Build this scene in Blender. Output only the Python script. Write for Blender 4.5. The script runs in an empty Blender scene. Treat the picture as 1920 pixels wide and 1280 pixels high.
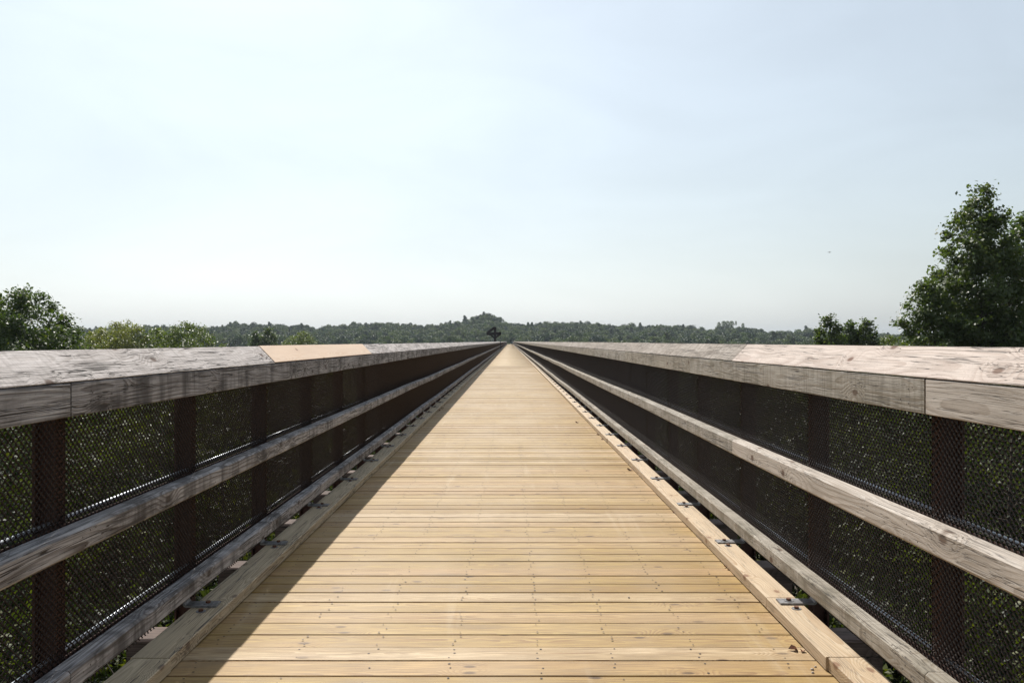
import bpy, math, random
import numpy as np
from mathutils import Vector, Matrix

random.seed(7)
SC = bpy.context.scene
COL = SC.collection
H = 1.5                 # camera height above the deck, metres
F = 1550.0 / 1920.0     # focal length in picture widths
HP = math.pi / 2

# ------------------------------------------------------------------ camera
cam_d = bpy.data.cameras.new('camera')
cam = bpy.data.objects.new('camera', cam_d)
COL.objects.link(cam)
cam.location = (0, 0, H)
cam.rotation_euler = (HP, 0, 0)
cam_d.sensor_width = 36
cam_d.lens = 36 * F
cam_d.shift_x = 4 / 1920
cam_d.clip_start = 0.05
cam_d.clip_end = 9000
SC.camera = cam

# ------------------------------------------------------------------ sky, sun, exposure
SUN = Vector((-0.25, 0.85, 1.0)).normalized()
w = bpy.data.worlds.new('World')
SC.world = w
w.use_nodes = True
nt = w.node_tree
nt.nodes.clear()
out = nt.nodes.new('ShaderNodeOutputWorld')
bg = nt.nodes.new('ShaderNodeBackground')
sky = nt.nodes.new('ShaderNodeTexSky')
sky.sky_type = 'NISHITA'
sky.sun_disc = False
sky.sun_elevation = math.asin(SUN.z)
sky.sun_rotation = math.atan2(SUN.x, SUN.y)
sky.altitude = 200
sky.air_density = 1.6
sky.dust_density = 1.8
sky.ozone_density = 1.0
bg.inputs['Strength'].default_value = 0.079
tint = nt.nodes.new('ShaderNodeMix')      # camera white balance, the same over the whole sky
tint.data_type = 'RGBA'; tint.blend_type = 'MULTIPLY'
tint.inputs[0].default_value = 1.0
tint.inputs[7].default_value = (0.89, 0.975, 1.06, 1)
pale = nt.nodes.new('ShaderNodeHueSaturation')   # thin high haze: the whole sky is pale
pale.inputs['Saturation'].default_value = 0.30
nt.links.new(sky.outputs[0], pale.inputs['Color'])
nt.links.new(pale.outputs[0], tint.inputs[6])
# faint uneven high veil
wtc = nt.nodes.new('ShaderNodeTexCoord')
wmp = nt.nodes.new('ShaderNodeMapping'); wmp.inputs['Scale'].default_value = (1.6, 1.6, 5.0); wmp.inputs['Rotation'].default_value = (0.15, 0.25, 0.6)
wno = nt.nodes.new('ShaderNodeTexNoise'); wno.inputs['Scale'].default_value = 1.7; wno.inputs['Detail'].default_value = 6; wno.inputs['Roughness'].default_value = .55; wno.inputs['Distortion'].default_value = .6
wmr = nt.nodes.new('ShaderNodeMapRange')
wmr.inputs[1].default_value = .35; wmr.inputs[2].default_value = .7; wmr.inputs[3].default_value = .97; wmr.inputs[4].default_value = 1.06
wvm = nt.nodes.new('ShaderNodeVectorMath'); wvm.operation = 'SCALE'
nt.links.new(wtc.outputs['Generated'], wmp.inputs[0]); nt.links.new(wmp.outputs[0], wno.inputs['Vector']); nt.links.new(wno.outputs[0], wmr.inputs[0])
nt.links.new(tint.outputs[2], wvm.inputs[0]); nt.links.new(wmr.outputs[0], wvm.inputs['Scale'])
nt.links.new(wvm.outputs[0], bg.inputs['Color'])
nt.links.new(bg.outputs[0], out.inputs['Surface'])

sd = bpy.data.lights.new('sun', 'SUN')
sd.energy = 4.1
sd.angle = math.radians(0.53)
sd.color = (1.0, 0.955, 0.88)
so = bpy.data.objects.new('sun', sd)
COL.objects.link(so)
so.rotation_euler = SUN.to_track_quat('Z', 'Y').to_euler()
so.location = (0, 0, 60)

SC.view_settings.view_transform = 'Standard'
SC.view_settings.look = 'None'
SC.view_settings.gamma = 1
SC.view_settings.exposure = 0.50
SC.view_settings.use_curve_mapping = False
SC.render.engine = 'CYCLES'
SC.cycles.max_bounces = 8
SC.cycles.diffuse_bounces = 3
SC.cycles.volume_bounces = 0
SC.cycles.transparent_max_bounces = 8


# ------------------------------------------------------------------ helpers
def empty(name, loc=(0, 0, 0), label=None, cat=None, group=None, kind=None):
    o = bpy.data.objects.new(name, None)
    o.empty_display_size = 0.3
    COL.objects.link(o)
    o.location = loc
    return tag(o, label, cat, group, kind)


def tag(o, label=None, cat=None, group=None, kind=None):
    if label: o['label'] = label
    if cat: o['category'] = cat
    if group: o['group'] = group
    if kind: o['kind'] = kind
    return o


def link(name, me, parent=None, loc=(0, 0, 0), rot=(0, 0, 0)):
    o = bpy.data.objects.new(name, me)
    COL.objects.link(o)
    o.location = loc
    o.rotation_euler = rot
    if parent is not None:
        o.parent = parent
    return o


class MB:
    def __init__(self):
        self.v = []; self.f = []; self.mi = []

    def add(self, vs, fs, m=0):
        b = len(self.v)
        self.v += [tuple(p) for p in vs]
        self.f += [tuple(b + i for i in f) for f in fs]
        self.mi += [m] * len(fs)

    def box(self, x0, x1, y0, y1, z0, z1, m=0):
        self.add([(x0, y0, z0), (x1, y0, z0), (x1, y1, z0), (x0, y1, z0),
                  (x0, y0, z1), (x1, y0, z1), (x1, y1, z1), (x0, y1, z1)],
                 [(0, 3, 2, 1), (4, 5, 6, 7), (0, 1, 5, 4), (1, 2, 6, 5), (2, 3, 7, 6), (3, 0, 4, 7)], m)

    def bar(self, a, b, wd, th, m=0, up=(0, 1, 0)):
        a = Vector(a); b = Vector(b)
        d = (b - a).normalized(); u = Vector(up)
        s = d.cross(u).normalized(); u = s.cross(d).normalized()
        vs = []
        for p in (a, b):
            for i, j in ((-1, -1), (1, -1), (1, 1), (-1, 1)):
                vs.append(p + s * (i * wd / 2) + u * (j * th / 2))
        self.add(vs, [(0, 1, 2, 3), (7, 6, 5, 4), (0, 4, 5, 1), (1, 5, 6, 2), (2, 6, 7, 3), (3, 7, 4, 0)], m)

    def tube(self, pts, rad, n=6, m=0, cap=True):
        pts = [Vector(p) for p in pts]
        rings = []
        for i, p in enumerate(pts):
            d = (pts[min(i + 1, len(pts) - 1)] - pts[max(i - 1, 0)]).normalized()
            a = Vector((0, 0, 1)) if abs(d.z) < .9 else Vector((1, 0, 0))
            s = d.cross(a).normalized(); u = s.cross(d)
            r = rad[i] if isinstance(rad, (list, tuple)) else rad
            rings.append([p + s * (r * math.cos(k * 2 * math.pi / n)) + u * (r * math.sin(k * 2 * math.pi / n)) for k in range(n)])
        vs = [q for r_ in rings for q in r_]
        fs = []
        for i in range(len(pts) - 1):
            for k in range(n):
                fs.append((i * n + k, i * n + (k + 1) % n, (i + 1) * n + (k + 1) % n, (i + 1) * n + k))
        if cap:
            fs.append(tuple(range(n))[::-1]); fs.append(tuple((len(pts) - 1) * n + k for k in range(n)))
        self.add(vs, fs, m)

    def mesh(self, name, mats, smooth=False):
        me = bpy.data.meshes.new(name)
        me.from_pydata(self.v, [], self.f)
        for m in (mats if isinstance(mats, (list, tuple)) else [mats]):
            me.materials.append(m)
        me.polygons.foreach_set('material_index', self.mi)
        if smooth:
            me.polygons.foreach_set('use_smooth', [True] * len(me.polygons))
        me.update()
        return me


def np_mesh(name, verts, faces, mats, mi=None):
    """verts (n,3), faces (m,4) arrays"""
    me = bpy.data.meshes.new(name)
    n, k = faces.shape
    me.vertices.add(len(verts)); me.vertices.foreach_set('co', np.asarray(verts, dtype=np.float32).ravel())
    me.loops.add(n * k); me.loops.foreach_set('vertex_index', faces.astype(np.int32).ravel())
    me.polygons.add(n)
    me.polygons.foreach_set('loop_start', np.arange(0, n * k, k, dtype=np.int32))
    me.polygons.foreach_set('loop_total', np.full(n, k, dtype=np.int32))
    for m in mats: me.materials.append(m)
    if mi is not None: me.polygons.foreach_set('material_index', np.asarray(mi, dtype=np.int32))
    me.update(calc_edges=True)
    return me


# ------------------------------------------------------------------ materials
class NB:
    def __init__(self, name):
        self.m = bpy.data.materials.new(name)
        self.m.use_nodes = True
        self.t = self.m.node_tree
        self.t.nodes.clear()
        self.out = self.t.nodes.new('ShaderNodeOutputMaterial')

    def n(self, ty, **kw):
        nd = self.t.nodes.new(ty)
        for k, v in kw.items():
            if k == 'ins':
                for i, val in v.items(): self.put(nd.inputs[i], val)
            else: setattr(nd, k, v)
        return nd

    def put(self, sock, val):
        if isinstance(val, bpy.types.NodeSocket): self.t.links.new(val, sock)
        else: sock.default_value = val

    def math(self, op, a, b=0.0, c=0.0, clamp=False):
        nd = self.n('ShaderNodeMath', operation=op, use_clamp=clamp)
        self.put(nd.inputs[0], a); self.put(nd.inputs[1], b)
        if len(nd.inputs) > 2: self.put(nd.inputs[2], c)
        return nd.outputs[0]

    def vmath(self, op, a, b=(0, 0, 0)):
        nd = self.n('ShaderNodeVectorMath', operation=op)
        self.put(nd.inputs[0], a); self.put(nd.inputs[1], b)
        return nd.outputs[0]

    def mix(self, f, a, b, blend='MIX'):
        nd = self.n('ShaderNodeMix', data_type='RGBA', blend_type=blend)
        self.put(nd.inputs[0], f); self.put(nd.inputs[6], a); self.put(nd.inputs[7], b)
        return nd.outputs[2]

    def noise(self, vec, scale=1.0, detail=2.0, rough=.5, dist=0.0):
        nd = self.n('ShaderNodeTexNoise', ins={'Vector': vec, 'Scale': scale, 'Detail': detail, 'Roughness': rough, 'Distortion': dist})
        return nd.outputs[0]

    def ramp(self, v, lo, hi, a=0.0, b=1.0, smooth=True):
        nd = self.n('ShaderNodeMapRange', interpolation_type='SMOOTHSTEP' if smooth else 'LINEAR')
        for i, val in enumerate((v, lo, hi, a, b)): self.put(nd.inputs[i], val)
        return nd.outputs[0]

    def cramp(self, v, stops):
        nd = self.n('ShaderNodeValToRGB')
        e = nd.color_ramp.elements
        while len(e) < len(stops): e.new(0.5)
        for el, (p, c) in zip(e, stops):
            el.position = p; el.color = (*c, 1)
        self.put(nd.inputs[0], v)
        return nd.outputs[0]

    def comb(self, x, y, z):
        nd = self.n('ShaderNodeCombineXYZ')
        for i, val in enumerate((x, y, z)): self.put(nd.inputs[i], val)
        return nd.outputs[0]

    def finish(self, color, rough=.6, bump=None, bstr=.3, bdist=.01, metallic=0.0, spec=.5):
        b = self.n('ShaderNodeBsdfPrincipled')
        self.put(b.inputs['Base Color'], color); self.put(b.inputs['Roughness'], rough)
        self.put(b.inputs['Metallic'], metallic); self.put(b.inputs['Specular IOR Level'], spec)
        if bump is not None:
            bp = self.n('ShaderNodeBump', ins={'Height': bump, 'Strength': bstr, 'Distance': bdist})
            self.t.links.new(bp.outputs[0], b.inputs['Normal'])
        self.t.links.new(b.outputs[0], self.out.inputs[0])
        return self.m


def C(*c): return (*c, 1.0)


def wood(name, tints, late, knotc=(.10, .05, .03), ring=1.0, ringfreq=1000.0, streak=.3, cracks=0.0, stain=0.0,
         stainc=(.05, .045, .04), speckle=0.0, knots=1.0, knot_cut=.70, rough=.6, drip=0.0, bstr=.25, trails=False, cross=0.0, spec=.35):
    """grain runs along local X"""
    b = NB(name)
    tc = b.n('ShaderNodeTexCoord'); oi = b.n('ShaderNodeObjectInfo')
    rnd = oi.outputs['Random']
    sp = b.n('ShaderNodeSeparateXYZ', ins={0: tc.outputs['Object']})
    x = b.math('MULTIPLY_ADD', rnd, 517.0, sp.outputs[0])
    wn = b.n('ShaderNodeTexWhiteNoise', noise_dimensions='1D', ins={'W': b.math('MULTIPLY', rnd, 91.7)})
    r2 = wn.outputs['Value']
    wc = b.n('ShaderNodeSeparateColor', ins={0: wn.outputs['Color']})
    y0 = sp.outputs[1]; z0 = sp.outputs[2]
    P = b.comb(x, y0, z0)
    # knots
    kv = b.n('ShaderNodeTexVoronoi', voronoi_dimensions='2D', feature='F1',
             ins={'Vector': b.comb(b.math('MULTIPLY', x, 3.0), b.math('MULTIPLY', b.math('MULTIPLY_ADD', z0, .8, y0), 6.0), 0.0), 'Scale': 1.0, 'Randomness': 1.0})
    kd = kv.outputs['Distance']
    kc = b.n('ShaderNodeSeparateColor', ins={0: kv.outputs['Color']})
    on = b.math('GREATER_THAN', kc.outputs[0], knot_cut)
    kmask = b.math('MULTIPLY', b.ramp(kd, .05, .12, 1, 0), on)
    khalo = b.math('MULTIPLY', b.ramp(kd, .05, .50, 1, 0), on)
    # warp
    n1 = b.noise(b.vmath('MULTIPLY', P, (.55, 2.0, 2.0)), 1.0, 2.0)
    n2 = b.noise(b.vmath('MULTIPLY', P, (2.5, 8.0, 8.0)), 1.0, 2.0)
    warp = b.math('ADD', b.math('MULTIPLY_ADD', n1, .17, -.085), b.math('MULTIPLY_ADD', n2, .016, -.008))
    warp = b.math('ADD', warp, b.math('MULTIPLY', khalo, .034))
    cy = b.math('MULTIPLY_ADD', wc.outputs[0], .16, -.08)
    cz = b.math('MULTIPLY_ADD', wc.outputs[1], -.10, -.03)
    dy = b.math('SUBTRACT', y0, cy); dz = b.math('SUBTRACT', z0, cz)
    r = b.math('SQRT', b.math('ADD', b.math('MULTIPLY', dy, dy), b.math('MULTIPLY', dz, dz)))
    r = b.math('ADD', r, warp)
    rr = b.math('FRACT', b.math('MULTIPLY', r, ringfreq / 6.2832))
    ringv = b.math('MULTIPLY', b.ramp(rr, .25, .9, 0, 1), b.ramp(rr, .93, 1.0, 1, 0))
    amp = b.noise(b.vmath('MULTIPLY', P, (1.1, 14, 14)), 1.0, 2.0)
    ringv = b.math('MULTIPLY', ringv, b.ramp(amp, .3, .7, .35, 1.0))
    st = b.noise(b.vmath('MULTIPLY', P, (4, 150, 150)), 1.0, 3.0, .6)
    # base tint per board
    col = b.cramp(rnd, [(i / max(1, len(tints) - 1), t) for i, t in enumerate(tints)])
    lf = b.noise(b.vmath('MULTIPLY', P, (1.2, 9, 9)), 1.0, 3.0)
    col = b.mix(b.ramp(lf, .3, .7, 0, .4), col, C(*[c * .78 for c in tints[0]]))
    col = b.mix(b.math('MULTIPLY', ringv, .9 * ring), col, C(*late))
    col = b.mix(b.ramp(st, .35, .65, streak, 0), col, C(*[c * .55 for c in late]))
    col = b.mix(b.math('MULTIPLY', khalo, .22 * knots), col, C(*late))
    col = b.mix(b.math('MULTIPLY', kmask, .85 * knots), col, C(*knotc))
    height = b.math('MULTIPLY_ADD', ringv, -.35, b.math('MULTIPLY', st, .5))
    if cross:      # saw marks / transverse weather streaks
        cn = b.noise(b.vmath('MULTIPLY', P, (38, 3, 3)), 1.0, 3.0, .6)
        cn2 = b.noise(b.vmath('MULTIPLY', P, (9, 1.5, 1.5)), 1.0, 3.0, .6)
        f = b.math('MULTIPLY', b.ramp(cn, .42, .62, 0, 1), b.ramp(cn2, .35, .6, .2, 1))
        col = b.mix(b.math('MULTIPLY', f, cross), col, C(.13, .105, .08))
    if stain:
        sn = b.noise(b.vmath('MULTIPLY', P, (2.2, 10, 10)), 1.0, 4.0, .65)
        col = b.mix(b.ramp(sn, .50, .72, 0, stain), col, C(*stainc))
    if drip:      # dark weather stains running across the board
        d1 = b.noise(b.vmath('MULTIPLY', P, (5.5, .9, .9)), 1.0, 4.0, .65)
        d2 = b.noise(b.vmath('MULTIPLY', P, (1.1, 3.0, 3.0)), 1.0, 2.0)
        f = b.math('MULTIPLY', b.ramp(d1, .42, .62, 0, 1), b.ramp(d2, .38, .56, .15, 1))
        col = b.mix(b.math('MULTIPLY', f, drip), col, C(*stainc))
    if speckle:
        sn = b.noise(b.vmath('MULTIPLY', P, (60, 160, 160)), 1.0, 3.0, .7)
        col = b.mix(b.ramp(sn, .56, .68, 0, speckle), col, C(*stainc))
    if cracks:
        cn = b.noise(b.vmath('MULTIPLY', b.comb(x, b.math('MULTIPLY_ADD', warp, .4, y0), b.math('MULTIPLY_ADD', warp, .4, z0)), (.7, 55, 55)), 1.0, 3.5, .55)
        cm = b.ramp(b.math('ABSOLUTE', b.math('SUBTRACT', cn, .5)), .004, .016, 1, 0)
        cn3 = b.noise(b.vmath('MULTIPLY', b.comb(x, b.math('MULTIPLY_ADD', warp, .3, y0), b.math('MULTIPLY_ADD', warp, .3, z0)), (.28, 30, 30)), 1.0, 3.0, .5)
        cm = b.math('MAXIMUM', cm, b.ramp(b.math('ABSOLUTE', b.math('SUBTRACT', cn3, .47)), .003, .013, 1, 0))
        cb = b.ramp(b.noise(b.vmath('MULTIPLY', P, (1.3, 8, 8)), 1.0, 2.0), .38, .52, 0, 1)
        cm = b.math('MULTIPLY', cm, cb)
        col = b.mix(b.math('MULTIPLY', cm, cracks), col, C(.035, .028, .024))
        height = b.math('SUBTRACT', height, b.math('MULTIPLY', cm, 1.6))
    if trails:
        g = b.n('ShaderNodeNewGeometry')
        wp = g.outputs['Position']
        # wheel scuffs: long pale smears in the walking line
        t1 = b.noise(b.vmath('MULTIPLY', wp, (7.0, .35, 0)), 1.0, 4.0, .6, .3)
        t2 = b.noise(b.vmath('MULTIPLY', wp, (1.0, .8, 0)), 1.0, 2.0)
        f = b.math('MULTIPLY', b.ramp(t1, .55, .72, 0, 1), b.ramp(t2, .45, .65, 0, .22))
        col = b.mix(f, col, C(.60, .50, .36))
        t3 = b.noise(b.vmath('MULTIPLY', wp, (1.3, .5, 0)), 1.0, 3.0)
        col = b.mix(b.ramp(t3, .40, .68, 0, .32), col, C(.43, .32, .205))
    height = b.math('SUBTRACT', height, b.math('MULTIPLY', kmask, .4))
    rg = b.math('MULTIPLY_ADD', st, .2, rough - .1)
    return b.finish(col, rg, height, bstr, .004, spec=spec)


M = {}
M['deck'] = wood('deck pine', [(.40, .265, .07), (.60, .425, .19), (.46, .32, .115), (.33, .20, .045), (.68, .53, .34), (.43, .295, .09), (.57, .39, .18), (.50, .325, .15), (.64, .48, .27)],
                 (.27, .15, .065), ring=1.0, ringfreq=900, streak=.6, stain=.65, stainc=(.23, .155, .08), knots=.95, rough=.52, trails=True, bstr=.3,
                 knotc=(.06, .03, .015), knot_cut=.84, speckle=.3, spec=.22)
M['kerb'] = wood('kerb pine', [(.56, .435, .295), (.60, .475, .33), (.54, .42, .28)], (.36, .23, .12), ring=.95, ringfreq=700, streak=.18,
                 cracks=.5, knots=1, rough=.6, knotc=(.2, .1, .05))
M['kerb_old'] = wood('kerb pine weathered', [(.60, .485, .32), (.64, .52, .35), (.58, .465, .31)], (.27, .19, .11), ring=.9, ringfreq=800, streak=.3,
                     cracks=.9, knots=.8, rough=.65)
M['new'] = wood('fresh cedar', [(.80, .60, .44), (.82, .63, .47)], (.62, .40, .25), ring=.6, ringfreq=700, streak=.1, knots=.8, rough=.6, knotc=(.25, .12, .07))
M['grey_cap'] = wood('grey weathered cap', [(.72, .65, .61), (.75, .68, .65), (.68, .62, .59)], (.34, .285, .25), ring=.7, ringfreq=620, streak=.3,
                     cracks=1.0, stain=.4, stainc=(.20, .165, .145), speckle=.35, knots=1, rough=.8, bstr=.6, cross=.25, spec=.2)
M['grey_rail'] = wood('grey weathered rail', [(.48, .465, .47), (.58, .56, .56), (.44, .425, .43), (.54, .505, .49)], (.10, .08, .07), ring=.95, ringfreq=420, streak=.5,
                      cracks=1.0, stain=.85, stainc=(.045, .04, .04), speckle=.3, knots=1, rough=.7, bstr=.6, spec=.3, drip=.8, knotc=(.045, .028, .02), knot_cut=.55)
M['pale_cap'] = wood('pale weathered cap', [(.58, .485, .42), (.61, .515, .46)], (.36, .27, .22), ring=.8, ringfreq=560, streak=.35,
                     cracks=.9, speckle=.5, stain=.35, stainc=(.22, .16, .12), knots=1.1, rough=.75, bstr=.5, spec=.25, knotc=(.13, .06, .035), knot_cut=.5)
M['brown_cap'] = wood('brown speckled cap', [(.44, .385, .335), (.52, .46, .405), (.41, .355, .305), (.54, .49, .44)], (.22, .17, .13), ring=.5, ringfreq=600, streak=.5,
                      cracks=.7, speckle=.8, stain=.6, stainc=(.13, .10, .075), cross=.8, drip=.35, knots=.8, rough=.8, bstr=.5, spec=.2)
M['pale_rail'] = wood('pale weathered rail', [(.56, .495, .43), (.60, .535, .475), (.54, .48, .42)], (.30, .235, .18), ring=.7, ringfreq=600, streak=.3,
                      cracks=.7, stain=.3, stainc=(.2, .16, .12), speckle=.25, knots=1, rough=.7, bstr=.4, spec=.25, knotc=(.10, .05, .03), knot_cut=.6)
M['brown_rail'] = wood('mossy weathered rail', [(.47, .42, .35), (.52, .47, .40), (.44, .395, .33), (.55, .51, .46)], (.23, .18, .125), ring=.8, ringfreq=600, streak=.4,
                       cracks=.8, stain=.5, stainc=(.12, .105, .07), speckle=.45, cross=.4, drip=.4, knots=1, rough=.75, bstr=.5, spec=.2)
M['tie'] = wood('old tie timber', [(.17, .12, .10), (.22, .16, .135)], (.09, .06, .05), ring=.8, ringfreq=500, streak=.5, cracks=1, stain=.5, rough=.8, spec=.2)
M['dark_timber'] = wood('dark timber', [(.03, .022, .02), (.045, .033, .03)], (.02, .014, .012), streak=.4, rough=.8, knots=.2, spec=.2)


def plain(name, c1, c2, scale=20, rough=.5, metallic=0.0, bstr=.1, spec=.5, thr=(.4, .6), detail=4.0):
    b = NB(name)
    tc = b.n('ShaderNodeTexCoord')
    n = b.noise(tc.outputs['Object'], scale, detail, .6)
    return b.finish(b.mix(b.ramp(n, *thr), C(*c1), C(*c2)), rough, n, bstr, .005, metallic, spec)


M['rust'] = plain('brown steel', (.060, .029, .021), (.09, .046, .033), 26, .75, 0, .25, .25)
M['girder'] = plain('dark girder steel', (.03, .02, .017), (.05, .032, .026), 4, .7, 0, .1, .3)
M['wire'] = plain('brown coated wire', (.034, .024, .021), (.054, .039, .034), 60, .6, 0, 0, .25)
M['pipe'] = plain('galvanised pipe', (.50, .52, .55), (.38, .40, .43), 30, .38, .75, .05)
M['galv'] = plain('galvanised bracket', (.27, .27, .28), (.18, .175, .175), 40, .5, .4, .1)
M['bolt'] = plain('rusty bolt', (.16, .065, .03), (.07, .035, .02), 90, .7, .2, .2)
M['nail'] = plain('nail', (.03, .02, .015), (.06, .04, .03), 50, .6, .3)
M['stone'] = plain('pebble', (.50, .44, .38), (.32, .25, .2), 60, .8)
M['dead'] = plain('dead leaf', (.22, .075, .03), (.10, .04, .02), 40, .7)
M['bird'] = plain('bird', (.12, .12, .12), (.2, .2, .2), 30, .8)
M['bark'] = plain('bark', (.055, .045, .035), (.09, .075, .06), 8, .9, 0, .5, .2)
M['cloth_dark'] = plain('dark cloth', (.02, .022, .03), (.03, .032, .045), 10, .9)
M['cloth_teal'] = plain('teal shirt', (.10, .17, .19), (.12, .2, .22), 10, .9)
M['skin'] = plain('skin', (.35, .2, .14), (.4, .24, .17), 10, .6)


def leafmat(name, ca, cb, cc, rough=.46, trans=.35, spec=.5, inst=False, shade_patch=None):
    b = NB(name)
    g = b.n('ShaderNodeNewGeometry')
    ri = g.outputs['Random Per Island']
    col = b.cramp(ri, [(0, ca), (.45, cb), (.8, ca), (1, cc)])
    oi = b.n('ShaderNodeObjectInfo')
    col = b.mix(b.math('MULTIPLY', oi.outputs['Random'], .55 if inst else .25), col, C(*cc))
    if inst:
        wn = b.n('ShaderNodeTexWhiteNoise', noise_dimensions='1D', ins={'W': b.math('MULTIPLY', oi.outputs['Random'], 37.3)})
        col = b.mix(b.ramp(wn.outputs['Value'], .3, .9, 0, .9), col, C(ca[0] * .35, ca[1] * .45, ca[2] * .8))
    if shade_patch:      # noise patches of shade painted into the leaf colour between lit clumps
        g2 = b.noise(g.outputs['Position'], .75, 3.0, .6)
        col = b.mix(b.ramp(g2, .45, .56, 1, 0), col, C(*shade_patch))
    p = b.n('ShaderNodeBsdfPrincipled')
    b.put(p.inputs['Base Color'], col); b.put(p.inputs['Roughness'], rough); b.put(p.inputs['Specular IOR Level'], spec)
    t = b.n('ShaderNodeBsdfTranslucent')
    b.put(t.inputs['Color'], b.mix(1.0, col, C(1.5, 1.7, .5), 'MULTIPLY'))
    mx = b.n('ShaderNodeMixShader', ins={0: trans})
    b.t.links.new(p.outputs[0], mx.inputs[1]); b.t.links.new(t.outputs[0], mx.inputs[2])
    b.t.links.new(mx.outputs[0], b.out.inputs[0])
    return b.m


M['leaf'] = leafmat('green leaf', (.050, .078, .020), (.068, .100, .024), (.105, .115, .026))
M['leaf_dark'] = leafmat('dark green leaf', (.060, .090, .030), (.080, .112, .034), (.115, .12, .036))
M['leaf_near'] = leafmat('shaded leaf', (.048, .064, .013), (.070, .086, .017), (.13, .13, .022), rough=.55, trans=.33, spec=.3, shade_patch=(.015, .024, .008))
M['leaf_yellow'] = leafmat('yellow green leaf', (.14, .165, .022), (.18, .19, .028), (.23, .19, .03))
M['leaf_bright'] = leafmat('bright leaf', (.085, .115, .016), (.11, .14, .02), (.14, .15, .024))
M['leaf_far'] = leafmat('far leaf', (.048, .082, .028), (.068, .104, .034), (.12, .135, .036), rough=.6, trans=.2, spec=.3, inst=True)

# ------------------------------------------------------------------ terrain
PROF = [(-900, 606), (0, 612), (130, 611), (270, 604), (380, 605), (460, 600), (560, 602), (598, 607), (640, 602), (680, 598), (740, 598), (800, 602),
        (840, 599), (862, 595), (885, 588), (908, 580), (925, 583), (945, 595), (975, 599), (1000, 601), (1045, 596), (1100, 597), (1150, 603), (1200, 604), (1245, 601),
        (1290, 604), (1325, 610), (1350, 607), (1375, 606), (1390, 606), (1408, 608), (1430, 614), (1520, 613), (1600, 617), (1700, 620), (1920, 622), (2800, 618)]
PX = np.array([p[0] for p in PROF], float); PY = np.array([640 - p[1] for p in PROF], float)


def sstep(a, b, v):
    t = np.clip((v - a) / (b - a), 0, 1)
    return t * t * (3 - 2 * t)


def treetop(x, y):
    """height of the forest canopy on the far hills"""
    yy = np.maximum(y, 300.0)
    prof = np.interp(x / yy * 1550 + 956, PX, PY) - 4
    t = np.clip((y - 455) / 395, 0, 1)
    ramp = .10 + .90 * t ** 1.1
    h_ = 1.0 + prof / 1550 * np.minimum(yy, 850) * ramp
    h_ = h_ - np.maximum(0, y - 850) * .03
    lo = -9.0 - 10 * np.exp(-((y - 250) / 120) ** 2)
    k = sstep(400, 470, y)
    return lo * (1 - k) + h_ * k


def ground(x, y):
    x = np.asarray(x, float); y = np.asarray(y, float)
    far = treetop(x, y) - 15
    near = -13.0 - 4 * sstep(20, 120, y)
    k = sstep(60, 200, y)
    g = near * (1 - k) + far * k
    g = g - 3 * sstep(5, 25, np.abs(x)) * (1 - k)
    ab = np.exp(-(x / 9.0) ** 4) * sstep(446, 462, y) * (1 - sstep(470, 490, y))
    return g * (1 - ab) + (-.45) * ab


def axis(vals):
    return np.array(sorted(set(vals)), float)


ax = axis(list(np.arange(-40, 41, 4)) + list(np.arange(-160, 161, 12)) + list(np.arange(-640, 641, 30)) + [-4500, -3500, -2500, -1600, -1100, -850, 850, 1100, 1600, 2500, 3500, 4500])
ay = axis([-4000, -2500, -1500, -800, -400, -200, -100] + list(np.arange(-60, 90, 5)) + list(np.arange(100, 440, 14)) + list(np.arange(440, 610, 5)) + list(np.arange(620, 1000, 16)) + [1100, 1300, 1700, 2300, 3200, 4500, 6000])
gx, gy = np.meshgrid(ax, ay)
gz = ground(gx, gy)
rngt = np.random.default_rng(3)
gz = gz + rngt.normal(0, .12, gz.shape) * (np.abs(gx) > 10)
nxg, nyg = len(ax), len(ay)
ii, jj = np.meshgrid(np.arange(nxg - 1), np.arange(nyg - 1))
a0 = (jj * nxg + ii).ravel()
fc = np.stack([a0, a0 + 1, a0 + nxg + 1, a0 + nxg], 1)
M['soil'] = plain('forest floor', (.045, .038, .022), (.05, .06, .022), .8, .95, 0, .4, .1)
gme = np_mesh('ground', np.stack([gx, gy, gz], -1).reshape(-1, 3), fc, [M['soil']])
link('ground', gme)['kind'] = 'structure'

# ------------------------------------------------------------------ bridge layout (metres)
BAY = .91 * H
POST0 = 2.17 * H          # first post in view
NB_BACK = 5               # bays behind it
END = 465.0
NBAY = int((END - POST0) / BAY) + NB_BACK
KERB_H = .042 * H
PITCH = .1176 * H
DX0, DX1 = -1.172 * H, 1.082 * H
DTH = .045

deck = empty('bridge_deck', (0, 0, 0), kind='structure')


def plank_mesh(name, L, wd, th, mat, ch=.003, seg=1):
    """board along local X, centred in Y, top at z=0, chamfered edges"""
    mb = MB()
    prof = [(-wd / 2 + ch, 0), (wd / 2 - ch, 0), (wd / 2, -ch), (wd / 2, -th + ch), (wd / 2 - ch, -th), (-wd / 2 + ch, -th), (-wd / 2, -th + ch), (-wd / 2, -ch)]
    n = len(prof)
    vs = []
    for i in range(seg + 1):
        xx = -L / 2 + L * i / seg
        vs += [(xx, p[0], p[1]) for p in prof]
    fs = []
    for i in range(seg):
        for k in range(n):
            fs.append((i * n + k, (i + 1) * n + k, (i + 1) * n + (k + 1) % n, i * n + (k + 1) % n)[::-1])
    fs.append(tuple(range(n))); fs.append(tuple(seg * n + k for k in range(n))[::-1])
    mb.add(vs, fs)
    return mb.mesh(name, mat)


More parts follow.
